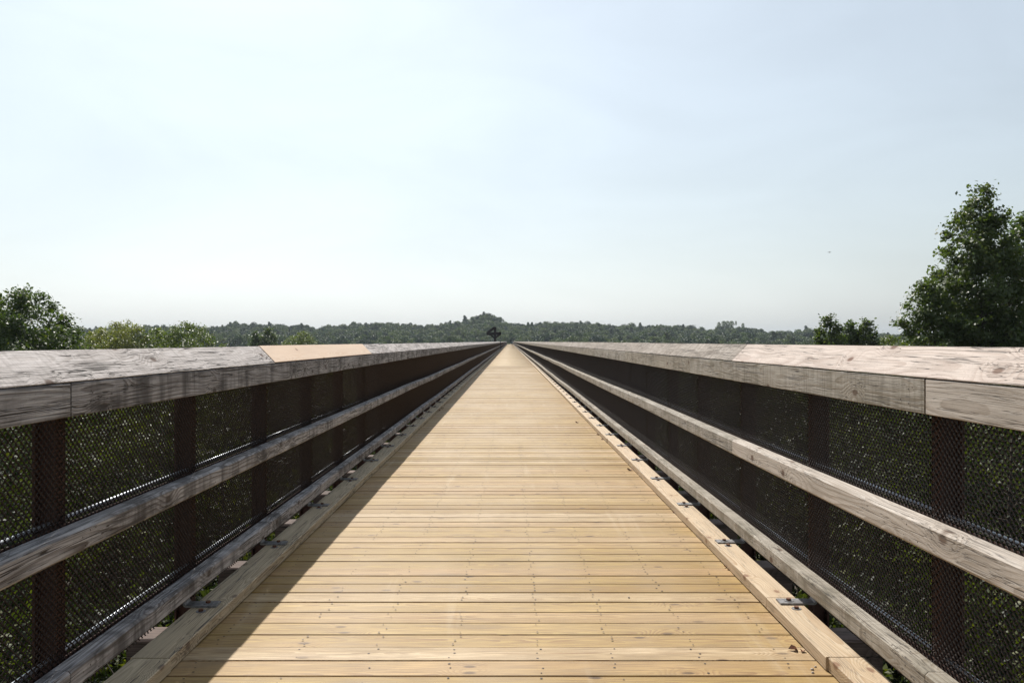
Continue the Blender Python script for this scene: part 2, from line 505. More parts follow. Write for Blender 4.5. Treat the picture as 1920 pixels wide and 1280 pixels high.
PL = DX1 - DX0
pm = [plank_mesh('plank', PL, PITCH - g, DTH, M['deck']) for g in (.006, .008, .011, .016)]
first = 2.476 * H - 34 * PITCH + PITCH / 2
rp = random.Random(11)
NPL = 300
for i in range(NPL):
    y = first + i * PITCH
    o = link('plank', rp.choice(pm[:3] if rp.random() < .75 else pm), deck,
             ((DX0 + DX1) / 2 + rp.uniform(-.006, .006), y + rp.uniform(-.0012, .0012), rp.uniform(-.0045, .0005)),
             (rp.uniform(-.012, .012), rp.uniform(-.0006, .0006), rp.uniform(-.0008, .0008)))
# the rest of the boards, too thin in the picture to pick apart
nrest = int((END - (first + NPL * PITCH)) / PITCH)
yy = first + (NPL + np.arange(nrest)) * PITCH
rg = np.random.default_rng(5)
hw = PITCH / 2 - rg.uniform(.003, .008, nrest)
zt = rg.uniform(-.005, 0, nrest)
vs = np.zeros((nrest, 8, 3))
for k, (sx, sy, sz) in enumerate([(0, -1, 1), (1, -1, 1), (1, 1, 1), (0, 1, 1), (0, -1, 0), (1, -1, 0), (1, 1, 0), (0, 1, 0)]):
    vs[:, k, 0] = DX1 if sx else DX0
    vs[:, k, 1] = yy + sy * hw
    vs[:, k, 2] = zt - (0 if sz else DTH)
fq = np.array([(0, 1, 2, 3), (0, 4, 5, 1), (3, 2, 6, 7), (0, 3, 7, 4), (1, 5, 6, 2)])
fa = (np.arange(nrest)[:, None, None] * 8 + fq[None]).reshape(-1, 4)


def farmat():
    b = NB('far deck pine')
    g = b.n('ShaderNodeNewGeometry')
    col = b.cramp(g.outputs['Random Per Island'], [(0, (.44, .325, .18)), (.3, (.58, .44, .27)), (.6, (.48, .36, .21)), (1, (.62, .485, .32))])
    n = b.noise(b.vmath('MULTIPLY', g.outputs['Position'], (1.5, .4, 0)), 1.0, 3.0)
    col = b.mix(b.ramp(n, .4, .65, 0, .35), col, C(.43, .32, .205))
    n = b.noise(b.vmath('MULTIPLY', g.outputs['Position'], (3, 30, 0)), 1.0, 3.0)
    col = b.mix(b.ramp(n, .4, .7, 0, .4), col, C(.30, .18, .085))
    return b.finish(col, .6, spec=.2)


M['deck_far'] = farmat()
o = link('plank_run', np_mesh('plank_run', vs.reshape(-1, 3), fa, [M['deck_far']]), deck)
o['kind'] = 'stuff'

# nail heads in rows over the stringers
mb = MB()
for i in range(14, 150):
    y = first + i * PITCH
    for xr in (-1.45, -1.03, -.66, -.27, .14, .5, .9, 1.3):
        if rp.random() < .12: continue
        for dy in (-.055, 0.0, .055):
            if rp.random() < .25: continue
            cx = xr + rp.uniform(-.02, .02); cyy = y + dy + rp.uniform(-.008, .008); r = .0052 * rp.uniform(.8, 1.35)
            mb.add([(cx + r * math.cos(k * math.pi / 3), cyy + r * math.sin(k * math.pi / 3), .0016) for k in range(6)] + [(cx, cyy, .0022)],
                   [(k, (k + 1) % 6, 6) for k in range(6)])
o = link('nail_head', mb.mesh('nail_head', M['nail']), deck)
o['kind'] = 'stuff'

# steel and ties under the deck
span = empty('bridge_span', (0, 0, -2), 'dark steel girders and old timber ties carrying the boardwalk', 'bridge')
ties = plank_mesh('tie', 2.62 * H, .2, .2, M['tie'], .01)
for i in range(-NB_BACK, 110):
    link('tie', ties, span, (-.03, POST0 + i * BAY - .15 * H, -DTH - .004 + 2), (0, 0, rp.uniform(-.004, .004)))
mb = MB()
for i in range(110, NBAY - NB_BACK):
    yv = POST0 + i * BAY - .15 * H
    mb.box(-1.31 * H, 1.31 * H, yv - .1, yv + .1, -.25 + 2, -.05 + 2)
link('tie_run', mb.mesh('tie_run', M['tie']), span)['kind'] = 'stuff'
for sx in (-1, 1):
    mb = MB()
    x = sx * .85 * H
    y0, y1 = POST0 - NB_BACK * BAY - .6, END
    mb.box(x - .2, x + .2, y0, y1, -.30, -.262); mb.box(x - .02, x + .02, y0, y1, -1.9, -.302); mb.box(x - .2, x + .2, y0, y1, -1.94, -1.902)
    mb.v = [(a, b_, c + 2) for a, b_, c in mb.v]
    link('girder', mb.mesh('girder', M['girder']), span)
for k in range(14):
    yt = 30 + k * 31
    gz_ = float(ground(0, yt))
    if gz_ > -5: continue
    mb = MB()
    for sx in (-1, 1):
        for dy in (-3, 3):
            mb.bar((sx * 1.2, yt + dy, -1.96), (sx * (1.2 + .16 * abs(gz_)), yt + dy, gz_ - .5), .35, .35)
    for f in (.3, .6, .9):
        z = gz_ * f; xx = 1.2 + .16 * abs(z) - .3
        for dy in (-3, 3):
            mb.bar((-xx, yt + dy, z), (xx, yt + dy, z), .2, .2)
        for sx in (-1, 1):
            mb.bar((sx * xx, yt - 3, z), (sx * xx, yt + 3, z), .2, .2, up=(0, 0, 1))
    link('tower_frame', mb.mesh('tower_frame', M['girder']), span, (0, 0, 2))

# ------------------------------------------------------------------ railings
def wire_mesh(L, z0, z1):
    wq = .0150; vs_ = []; fs_ = []
    nz = int((z1 - z0) / wq); nw = int(L / .0160)
    wq_y = L / nw
    rad = .0029
    for k in range(nw):
        pts = []
        for j in range(nz + 1):
            right = (j + k) % 2
            yv = (k + right) * wq_y
            # the corner hooks over its neighbour
            pts.append((.0 if right else .0, yv + (.0022 if right else -.0022), z0 + j * wq))
            if j < nz:
                e = 1 - 2 * right; sx_ = .0046 * (1 if right else -1)
                pts.append((sx_, yv + e * wq_y * .22, z0 + (j + .22) * wq))
                pts.append((sx_, yv + e * wq_y * .78, z0 + (j + .78) * wq))
        P = np.array(pts)
        d = np.gradient(P, axis=0); d /= np.linalg.norm(d, axis=1)[:, None]
        s = np.tile(np.array([[1.0, 0, 0]]), (len(P), 1)); u = np.cross(d, s); u /= np.linalg.norm(u, axis=1)[:, None]
        s = np.cross(u, d)
        ring = np.stack([P + rad * (s * math.cos(a) + u * math.sin(a)) for a in (0, 2.094, 4.189)], 1)
        b0 = k * len(P) * 3
        vs_.append(ring.reshape(-1, 3))
        i = np.arange(len(P) - 1)[:, None]
        for c in range(3):
            fs_.append(np.concatenate([b0 + i * 3 + c, b0 + i * 3 + (c + 1) % 3, b0 + (i + 1) * 3 + (c + 1) % 3, b0 + (i + 1) * 3 + c], 1))
    return np_mesh('chain_link', np.concatenate(vs_), np.concatenate(fs_), [M['wire']])


CL = wire_mesh(BAY, .08, .90 * H)


def post_mesh():
    mb = MB(); z0, z1 = -.34, .93 * H; w_ = .055
    # H section, flanges facing the walkway
    mb.box(0, .010, -w_ / 2 - .01, w_ / 2 + .01, z0, z1)
    mb.box(.010, .08, -.005, .005, z0, z1)
    mb.box(.08, .09, -w_ / 2 - .01, w_ / 2 + .01, z0, z1)
    return mb.mesh('post', M['rust'])


PM = post_mesh()


def bolt_mesh(r=.0135):
    mb = MB()
    mb.tube([(0, 0, 0), (0, 0, .003)], r * 1.9, 12, 0)
    mb.tube([(0, 0, .003), (0, 0, .014)], r, 6, 1)
    return mb.mesh('bolt', [M['galv'], M['bolt']])


BM = bolt_mesh()


def gn_line(name, src, count, step, parent, loc):
    """one object that repeats src along +Y (geometry nodes instances)"""
    me = bpy.data.meshes.new(name)
    me.from_pydata([(0, 0, 0)], [], [])
    o = link(name, me, parent, loc)
    ng = bpy.data.node_groups.new(name, 'GeometryNodeTree')
    ng.interface.new_socket('Geometry', in_out='OUTPUT', socket_type='NodeSocketGeometry')
    go = ng.nodes.new('NodeGroupOutput')
    ml = ng.nodes.new('GeometryNodeMeshLine'); ml.mode = 'OFFSET'
    ml.inputs['Count'].default_value = count
    ml.inputs['Offset'].default_value = (0, step, 0)
    oi = ng.nodes.new('GeometryNodeObjectInfo'); oi.inputs['Object'].default_value = src; oi.inputs['As Instance'].default_value = True
    ip = ng.nodes.new('GeometryNodeInstanceOnPoints')
    ng.links.new(ml.outputs[0], ip.inputs['Points']); ng.links.new(oi.outputs['Geometry'], ip.inputs['Instance'])
    ng.links.new(ip.outputs[0], go.inputs[0])
    md = o.modifiers.new('repeat', 'NODES'); md.node_group = ng
    o['kind'] = 'stuff'
    return o


def board(name, L, wd, th, mat, parent, loc, rot, seg=1, ch=.004):
    return link(name, plank_mesh(name, L, wd, th, mat, ch, seg), parent, loc, rot)


_cache = {}


def cboard(name, L, wd, th, mat, ch=.004):
    k = (name, round(L, 3), round(wd, 4), round(th, 4), mat.name)
    if k not in _cache: _cache[k] = plank_mesh(name, L, wd, th, mat, ch)
    return _cache[k]


def cap_mesh(L, w_, th, mat, upn, side):
    """sloping cap: its lower edge is cut level so that it sits on the fascia"""
    cot = upn.x / upn.z
    p = [(-w_ / 2 + .002, -.0005), (-w_ / 2 + .006, 0), (w_ / 2 - .005, 0), (w_ / 2, -.005), (w_ / 2, -th), (-w_ / 2 + th * cot, -th), (-w_ / 2, -.003)]
    n = len(p)
    vs = [(-L / 2, a, b) for a, b in p] + [(L / 2, a, b) for a, b in p]
    fs = [(k, n + k, n + (k + 1) % n, (k + 1) % n)[::-1] for k in range(n)] + [tuple(range(n)), tuple(range(n, 2 * n))[::-1]]
    mb = MB(); mb.add(vs, fs)
    me = mb.mesh('cap_board', mat); me.flip_normals()
    return me


NI = 110      # bays whose pieces are objects of their own


def railing(side):
    left = side < 0
    r = random.Random(21 if left else 22)
    root = empty('bridge_railing', (side * (1.18 if left else 1.12) * H, 0, 0),
                 'grey weathered railing on the left, in shade, with one new tan cap board' if left else
                 'pale sunlit weathered railing on the right of the boardwalk, no replaced board', 'railing')
    X0 = root.location.x
    xin = (1.11 if left else 1.05) * H
    dep = .058 * H
    seg3 = 3 * BAY

    def X(a): return side * a - X0

    def run(name, joint0, fn):
        """boards three bays long with butt joints over posts, each object own"""
        y = joint0 - 2 * seg3; i = -2
        while y < END:
            y2 = min(y + seg3, END)
            if y2 - y > .2: fn(name, i, y, y2)
            y = y2; i += 1

    jn = {}

    def joint(kind, i):
        if (kind, i) not in jn:
            a = .003 if i < 1 else .010
            jn[(kind, i)] = (r.uniform(-a, a) * .6, r.uniform(-a, a))
        return jn[(kind, i)]

    jR = POST0 - .12                  # joints of rails and fascia at posts A, D, G ...
    jC = POST0 + 2 * BAY - .13        # joints of the cap at posts C, F, I ...

    # lower rail and middle rail
    zb = (.107, .167); zm = (.453, .517) if left else (.4665, .538)

    def rail(name, i, y, y2, z, mats):
        L = y2 - y - .004
        hgt = (z[1] - z[0]) * H
        me = cboard(name, L, dep, hgt, mats[min(max(i, 0), len(mats) - 1)] if not callable(mats) else mats(i), .011)
        (xa, za), (xb, zb2) = joint(name, i), joint(name, i + 1)
        return link(name, me, root, (X(xin + dep / 2) + (xa + xb) / 2, (y + y2) / 2, z[1] * H + (za + zb2) / 2),
                    (0, -(zb2 - za) / L, HP - (xb - xa) / L))

    mr = M['grey_rail'] if left else None
    run('lower_rail', jR, lambda n, i, y, y2: rail(n, i, y, y2, zb, (lambda k: mr or M['brown_rail'])))
    run('middle_rail', jR + (2 * BAY if not left else 2 * BAY), lambda n, i, y, y2: rail(n, i, y, y2, zm, (lambda k: mr or (M['pale_rail'] if k < 0 else M['brown_rail']))))

    # fascia: board on edge
    zf = (.81, .8953) if left else (.8174, .906)

    def fascia(n, i, y, y2):
        L = y2 - y - .012; th = .038; wd = (zf[1] - zf[0]) * H
        mat = M['grey_rail'] if left else (M['pale_rail'] if i < 0 or (i == 0 and False) else M['brown_rail'])
        me = cboard(n, L, wd, th, mat, .003)
        # local z (thickness top) faces the walkway, local y up
        rot = Matrix(((0, side * 0, 0), (0, 0, 0), (0, 0, 0)))
        ex = Vector((0, 1, 0)) if left else Vector((0, -1, 0))
        ez = Vector((-side, 0, 0)); ey = ez.cross(ex)
        rot = Matrix((ex, ey, ez)).transposed().to_euler()
        rot = (rot.x, rot.y, rot.z)
        link(n, me, root, (X(xin) + r.uniform(-.002, .002), (y + y2) / 2, (zf[0] + zf[1]) / 2 * H + r.uniform(-.002, .002)), rot)
    run('fascia_board', jR if left else jR, fascia)

    # sloping cap
    o_out = xin * (1.0686 if left else 1.0715)
    z_out = (.979 if left else .989) * H
    x_in = xin - .003; z_in = zf[1] * H + .005
    up = Vector((o_out - x_in, 0, z_out - z_in)); cw = up.length; upn = up.normalized()

    def cap(n, i, y, y2):
        L = y2 - y - .004
        if left: mat = M['new'] if i == 0 else M['grey_cap']
        else: mat = M['pale_cap'] if i < 0 else M['brown_cap']
        kk = ('cap', round(L, 3), mat.name, side)
        if kk not in _cache: _cache[kk] = cap_mesh(L, cw, .036, mat, upn, side)
        me = _cache[kk]
        ey = Vector((side * upn.x, 0, upn.z))
        ex = Vector((0, side, 0)) if False else Vector((0, 1, 0))
        ez = ex.cross(ey)
        if ez.z < 0:
            ex = -ex; ez = ex.cross(ey)
        rot = Matrix((ex, ey, ez)).transposed().to_euler()
        j = .002 if i in (0, -1) else .005
        cx = side * (x_in + o_out) / 2 - X0
        ob = link(n, me, root, (cx + r.uniform(-j, j) * .5, (y + y2) / 2, (z_in + z_out) / 2 + (.005 if (left and i == 0) else r.uniform(0, j))),
                  (rot.x + r.uniform(-.01, .01) * (i > 0), rot.y, rot.z))
        if left and i == 0: ob['label'] = 'fresh tan cap board among grey ones'
    run('cap_board', jC, cap)
    if left:
        pass

    # posts, mesh, pipes
    xm = xin + dep + .010
    xp = xm + .008
    for i in range(-NB_BACK, NI):
        y = POST0 + i * BAY
        p = link('post', PM, root, (X(xp), y, 0), (0, 0, 0 if side > 0 else math.pi))
        link('mesh_panel', CL, root, (X(xm), y, 0), (0, 0, 0))
    srcp = bpy.data.objects.new('post_source', PM); srcm = bpy.data.objects.new('mesh_source', CL)
    if left: srcp.rotation_euler = (0, 0, math.pi)
    nrem = NBAY - NB_BACK - NI
    pr = gn_line('post_run', srcp, nrem, BAY, root, (X(xp), POST0 + NI * BAY, 0))
    gn_line('mesh_run', srcm, nrem, BAY, root, (X(xm), POST0 + NI * BAY, 0))
    for zc, nm in ((zb[1] * H + .012, 'pipe'), (zm[1] * H + .014, 'pipe')):
        mb = MB(); Lp = BAY - .012
        mb.tube([(0, 0, 0), (0, Lp, 0)], .0105, 10)
        me = mb.mesh('pipe', M['pipe'], False)
        for pol in me.polygons: pol.use_smooth = len(pol.vertices) == 4
        for i in range(-NB_BACK, 60):
            link('pipe', me, root, (X(xp + .022), POST0 + i * BAY + .006, zc))
    # support angle under pipes: dark strip
    mb = MB()
    for zc in (zb[1] * H - .01, zm[1] * H - .01):
        mb.box(min(X(xp - .006), X(xp - .003)), max(X(xp - .006), X(xp - .003)), -7, END, zc - .03, zc + .012)
    link('mesh_strap', mb.mesh('mesh_strap', M['rust']), root)
    # nail heads on the walkway faces of rails
    mb = MB()
    for z, (za, zb_) in (('b', zb), ('m', zm), ('f', zf)):
        for i in range(-2, 26):
            for q in range(3):
                for e in (.28, .72):
                    if r.random() < .3: continue
                    yv = POST0 + i * BAY + (q - 1) * .05 + r.uniform(-.03, .03)
                    zz = (za + (zb_ - za) * e) * H + r.uniform(-.01, .01); rr_ = r.uniform(.003, .0048)
                    xx = X(xin) - side * (.0035 + (.004 if z != 'f' else 0))
                    mb.add([(xx, yv + rr_ * math.cos(k * math.pi / 3), zz + rr_ * math.sin(k * math.pi / 3)) for k in range(6)], [tuple(range(6)) if left else tuple(range(6))[::-1]])
    link('nail_head', mb.mesh('nail_head', M['nail']), root)['kind'] = 'stuff'


railing(-1)
railing(1)

# ------------------------------------------------------------------ kerbs with brackets and bolts
def kerb(side):
    left = side < 0
    r = random.Random(31 if left else 32)
    xi, xo = (1.026 * H, 1.147 * H) if left else (.959 * H, 1.068 * H)
    boff = (.08 if left else .05) * H
    root = empty('timber_kerb', (side * (xi + xo) / 2, 0, 0),
                 'low timber kerb shaded by the left railing' if left else 'sunlit low timber kerb along the right edge of the boardwalk', 'kerb')
    joints = [2.50 * H, 5.40 * H] if left else [2.508 * H, 3.09 * H, 5.42 * H]
    js = [joints[0] - 2 * 3 * BAY, joints[0] - 3 * BAY] + joints
    while js[-1] < END: js.append(min(js[-1] + 3 * BAY, END))
    js = [j for k, j in enumerate(js) if k == 0 or j - js[k - 1] > .3]
    for k in range(len(js) - 1):
        L = js[k + 1] - js[k] - .005
        off = .012 * side if (not left and js[k + 1] <= 2.51 * H) else r.uniform(-.003, .003)
        me = cboard('kerb_board', L, xo - xi, KERB_H, M['kerb_old'] if left else M['kerb'], .004)
        link('kerb_board', me, root, (off, (js[k] + js[k + 1]) / 2, KERB_H + .001 + r.uniform(0, .003)), (0, 0, HP + r.uniform(-.0008, .0008)))
    # bracket: plate on the kerb turned up against the post
    mb = MB(); x0 = -.045; x1 = (xin_of(side) + .058 * H + .012) - (xi + xo) / 2; w_ = .085
    x1 = min(x1, .16)
    prof = [(x0, 0), (x0, .009), (x1 - .022, .009), (x1 - .013, .013), (x1 - .009, .022), (x1 - .009, .10), (x1, .10), (x1, .012), (x1 - .006, .004), (x1 - .014, 0)]
    n = len(prof)
    vs_ = [(side * a, -w_ / 2, z) for a, z in prof] + [(side * a, w_ / 2, z) for a, z in prof]
    fs_ = [tuple((k, (k + 1) % n, (k + 1) % n + n, k + n)) for k in range(n)]
    # side faces as strips
    for b0 in (0, n):
        fs_ += [(b0 + 0, b0 + 1, b0 + 2, b0 + 9), (b0 + 2, b0 + 3, b0 + 8, b0 + 9), (b0 + 3, b0 + 4, b0 + 7, b0 + 8), (b0 + 4, b0 + 5, b0 + 6, b0 + 7)]
    mb.add(vs_, fs_)
    me = mb.mesh('bracket', M['galv'])
    nbk = 60
    for i in range(-1, nbk):
        y = POST0 + i * BAY - boff
        b = link('bracket', me, root, (0, y, KERB_H + .0045), (0, 0, r.uniform(-.03, .03)))
        link('bolt', BM, b, (side * .012, 0, .009), (0, 0, r.uniform(0, 3)))
        link('bolt', BM, root, (side * r.uniform(.01, .025), y - .105, KERB_H + .003), (0, 0, r.uniform(0, 3)))
    src = bpy.data.objects.new('bracket_source', me)
    gn_line('bracket_run', src, NBAY - NB_BACK - nbk, BAY, root, (0, POST0 + nbk * BAY - boff, KERB_H + .0045))


def xin_of(side): return (1.11 if side < 0 else 1.05) * H


kerb(-1)
kerb(1)

# ------------------------------------------------------------------ vegetation
def leaf_quads(P, N, size, rng, curl=.25):
    """P centres, N normals, size array -> verts (n*4,3), faces"""
    n = len(P)
    t = rng.normal(size=(n, 3)); t -= (t * N).sum(1)[:, None] * N
    t /= np.linalg.norm(t, axis=1)[:, None] + 1e-9
    b = np.cross(N, t)
    s = size[:, None]
    asp = rng.uniform(.55, .85, n)[:, None]
    v = np.stack([P - t * s * .5, P + b * s * .5 * asp + N * s * curl * .3, P + t * s * .55 - N * s * curl * .4, P - b * s * .5 * asp + N * s * curl * .3], 1)
    f = np.arange(n * 4).reshape(n, 4)
    return v.reshape(-1, 3), f


def tree_mesh(name, crown_len, prof, rmax, nl, leaf, mat, seed, trunk_len, spray=.30, per=22, lobes=9, hole=.0, trunk_r=.18, upb=.75):
    """tapered trunk, limbs and many leaves; the top of the crown at z=0"""
    rng = np.random.default_rng(seed)
    rr = random.Random(seed)
    mb = MB()
    lean = rng.normal(0, .25, 2)
    def axis_at(d): return np.array([lean[0] * math.sin(d * .4), lean[1] * math.sin(d * .33), -d])
    k = 10
    pts = [axis_at(d) for d in np.linspace(.6, trunk_len, k)]
    rad = [max(.015, trunk_r * (d / trunk_len) ** .8) for d in np.linspace(.3, trunk_len, k)]
    mb.tube([tuple(p) for p in pts], rad, 7, 0)
    # limbs reach out and up from the trunk; leaf sprays sit along their outer part and thin to a sprig
    nlimb = max(24, nl // (per * 22))
    ld = crown_len * (np.arange(nlimb) + rng.random(nlimb)) / nlimb
    la = np.arange(nlimb) * 2.39996 + rng.normal(0, .35, nlimb)
    lr = np.minimum(prof(ld), rmax) * rng.uniform(.72, 1.16, nlimb)
    rise = rng.uniform(.25, .75, nlimb) * lr
    nclump = nl // per
    li = rng.choice(nlimb, nclump, p=(lr + .35) / (lr + .35).sum())
    t = rng.random(nclump) ** .62
    d = ld[li]; ang = la[li]
    def axv(q): return np.stack([lean[0] * np.sin(q * .4), lean[1] * np.sin(q * .33), -q], 1)
    base = axv(ld + rise)
    tip = axv(ld) + np.stack([np.cos(la) * lr, np.sin(la) * lr, np.zeros(nlimb)], 1)
    mid = base * .45 + tip * .55 + np.stack([np.zeros(nlimb), np.zeros(nlimb), -.12 * lr], 1)
    def bez(k, tt): return base[k] * ((1 - tt) ** 2)[:, None] + mid[k] * (2 * tt * (1 - tt))[:, None] + tip[k] * (tt ** 2)[:, None]
    cen = bez(li, .12 + .88 * t)
    wv = (1.12 - t) * (lr[li] * .30 + .10)
    cen = cen + rng.normal(size=(nclump, 3)) * wv[:, None] * np.array([1, 1, .7])
    for q in range(nlimb):
        pts_ = bez(np.full(5, q), np.linspace(0, 1, 5))
        r0 = trunk_r * (min(ld[q] + rise[q], trunk_len) / trunk_len) ** .8 * .5
        mb.tube([tuple(p) for p in pts_], [r0, r0 * .8, r0 * .55, r0 * .3, .006], 4, 0, cap=False)
        for e in range(2):
            j = rr.randrange(nclump)
            if li[j] != q: continue
            mb.tube([tuple(pts_[2]), tuple(cen[j])], [r0 * .3, .005], 3, 0, cap=False)
    cs = rng.uniform(.6, 1.3, nclump) * spray * (1.15 - .5 * t)
    idx = np.repeat(np.arange(nclump), per)
    off = rng.normal(size=(len(idx), 3)) * cs[idx][:, None] * np.array([1, 1, .75])
    P = cen[idx] + off
    keep = P[:, 2] < .35
    P = P[keep]; idx = idx[keep]; off = off[keep]
    outw = np.stack([np.cos(ang), np.sin(ang), np.full(nclump, .5)], 1)[idx]
    N = rng.normal(size=P.shape) * .75 + outw * .4 + np.array([0, 0, upb])
    N /= np.linalg.norm(N, axis=1)[:, None]
    v, f = leaf_quads(P, N, leaf * rng.uniform(.6, 1.3, len(P)), rng)
    tb = np.array(mb.v)
    tf = [x for x in mb.f]
    me = bpy.data.meshes.new(name + '_wood')
    me.from_pydata(mb.v, [], mb.f); me.materials.append(M['bark'])
    for p in me.polygons: p.use_smooth = True
    lm = np_mesh(name + '_leaves', v, f, [mat])
    return me, lm


def place_tree(name, meshes, x, y, top, label, group=None, scale=1.0, rz=0.0, sz=1.0, cat='tree'):
    root = empty(name, (x, y, float(ground(x, y))), label, cat, group)
    for nm, me in (('trunk', meshes[0]), ('crown', meshes[1])):
        o = link(nm, me, root, (0, 0, top - root.location.z), (0, 0, rz))
        o.scale = (scale, scale, scale * sz)
    return root


def at(px, D): return (px - 956) / 1550 * D


def zt_(py, D): return H + (640 - py) / 1550 * D


TL = 24.0
tulip = tree_mesh('tulip', 13, lambda d: (.80 * (d + .08) ** .70), 4.8, 60000, .17, M['leaf_dark'], 101, TL, spray=.22, per=20)
tulip2 = tree_mesh('tulip_b', 13, lambda d: (.85 * (d + .08) ** .66), 4.8, 52000, .165, M['leaf_dark'], 102, TL, spray=.26, per=20)
roundt = tree_mesh('round', 11, lambda d: 1.9 * (d + .1) ** .5, 3.8, 56000, .17, M['leaf'], 103, TL, spray=.28, per=20)
yellow = tree_mesh('yellow', 8, lambda d: 2.2 * (d + .1) ** .5, 4.5, 20000, .22, M['leaf_yellow'], 104, TL, spray=.34, per=16)
green = tree_mesh('green', 8, lambda d: 2.5 * (d + .05) ** .55, 5.5, 20000, .25, M['leaf_bright'], 105, TL, spray=.38, per=16)
narrow = tree_mesh('narrow', 8, lambda d: .78 * (d + .1) ** .7, 3.0, 14000, .22, M['leaf'], 106, TL, spray=.26, per=16)

place_tree('tulip_tree', tulip, at(1836, 38), 38, zt_(352, 38), 'tallest leafy tree, dark green and pointed, rising on the right behind the railing')
place_tree('tulip_tree', tulip2, at(1928, 39), 39, zt_(405, 39), 'dark leafy tree cut by the right picture edge, just right of the tallest tree', rz=2.0)
place_tree('tulip_tree', tulip2, at(1735, 37), 37, zt_(528, 37), 'lower leafy tree standing just left of the tallest tree', rz=4.1, scale=.88)
place_tree('broadleaf_tree', roundt, at(36, 45), 45, zt_(543, 45), 'large rounded green tree at the far left above the railing')
place_tree('broadleaf_tree', roundt, at(-60, 46), 46, zt_(560, 46), 'green tree partly behind the large rounded tree at the left edge', rz=2.2)
place_tree('broadleaf_tree', roundt, at(112, 49), 49, zt_(617, 49), 'smaller green tree at the right foot of the large rounded tree', rz=4.0, scale=.55)
place_tree('yellowing_tree', yellow, at(233, 110), 110, zt_(603, 110), 'taller yellow green tree turning early left of the green bushy one')
place_tree('yellowing_tree', yellow, at(190, 112), 112, zt_(616, 112), 'shorter yellow green tree left of the taller yellowing one', rz=2)
place_tree('bright_tree', green, at(292, 112), 112, zt_(618, 112), 'low bright green tree between the yellowing trees and the bushy one', rz=1)
place_tree('bushy_tree', green, at(352, 108), 108, zt_(606, 108), 'broad bushy mid green tree behind the left railing', rz=3)
place_tree('slender_tree', narrow, at(478, 180), 180, zt_(622, 180), 'small slender tree, the left one of a pair above the tan cap board', sz=1.0, scale=1.5)
place_tree('slender_tree', narrow, at(505, 180), 180, zt_(615, 180), 'small slender tree, the right one of a pair above the tan cap board', rz=2, scale=1.6)
place_tree('bushy_tree', green, at(566, 178), 178, zt_(623, 178), 'low rounded tree right of the slender pair', rz=1.4, scale=1.0)
place_tree('young_tree', narrow, at(1556, 70), 70, zt_(592, 70), 'small pointed tree standing alone left of the twin treetops', rz=.4)
place_tree('young_tree', narrow, at(1597, 72), 72, zt_(604, 72), 'left one of the twin treetops left of the tall trees', rz=1.7)
place_tree('young_tree', narrow, at(1624, 72), 72, zt_(600, 72), 'right one of the twin treetops left of the tall trees', rz=3.0)
place_tree('bright_tree', green, at(1672, 75), 75, zt_(632, 75), 'low treetop just showing between the twin treetops and the tall trees', rz=3.0, scale=.7)

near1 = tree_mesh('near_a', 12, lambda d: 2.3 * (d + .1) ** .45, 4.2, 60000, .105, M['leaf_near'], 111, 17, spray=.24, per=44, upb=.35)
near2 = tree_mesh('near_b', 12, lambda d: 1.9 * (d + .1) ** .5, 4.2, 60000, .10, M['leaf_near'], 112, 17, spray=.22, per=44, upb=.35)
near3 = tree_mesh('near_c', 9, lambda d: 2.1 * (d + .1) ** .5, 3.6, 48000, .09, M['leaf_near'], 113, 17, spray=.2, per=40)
rt = random.Random(77)
spots = []
for sd_ in (-1, 1):
    rows = [(5.6, 5.5, 3, 60), (9.5, 6.0, 8, 74), (14.5, 7.0, 16, 90), (21, 8.0, 28, 90)]
    for xr, stp, ya, yb in rows:
        y = ya + rt.uniform(0, 2)
        while y < yb:
            spots.append((sd_ * (xr + rt.uniform(-1, 1)), y, rt.random(), xr))
            y += stp * rt.uniform(.8, 1.2)
for x, y, q, xr in spots:
    D = y
    top = H - 22 / 1550 * D - rt.uniform(.1, 1.2) - (.6 if xr < 7 else 0)
    if xr < 7 and y < 12: top -= 1.6
    side_ = 'left' if x < 0 else 'right'
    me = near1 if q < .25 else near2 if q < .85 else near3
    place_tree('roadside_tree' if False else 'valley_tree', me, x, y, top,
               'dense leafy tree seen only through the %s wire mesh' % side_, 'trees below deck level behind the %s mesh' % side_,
               scale=rt.uniform(.85, 1.1), rz=rt.uniform(0, 6.28))

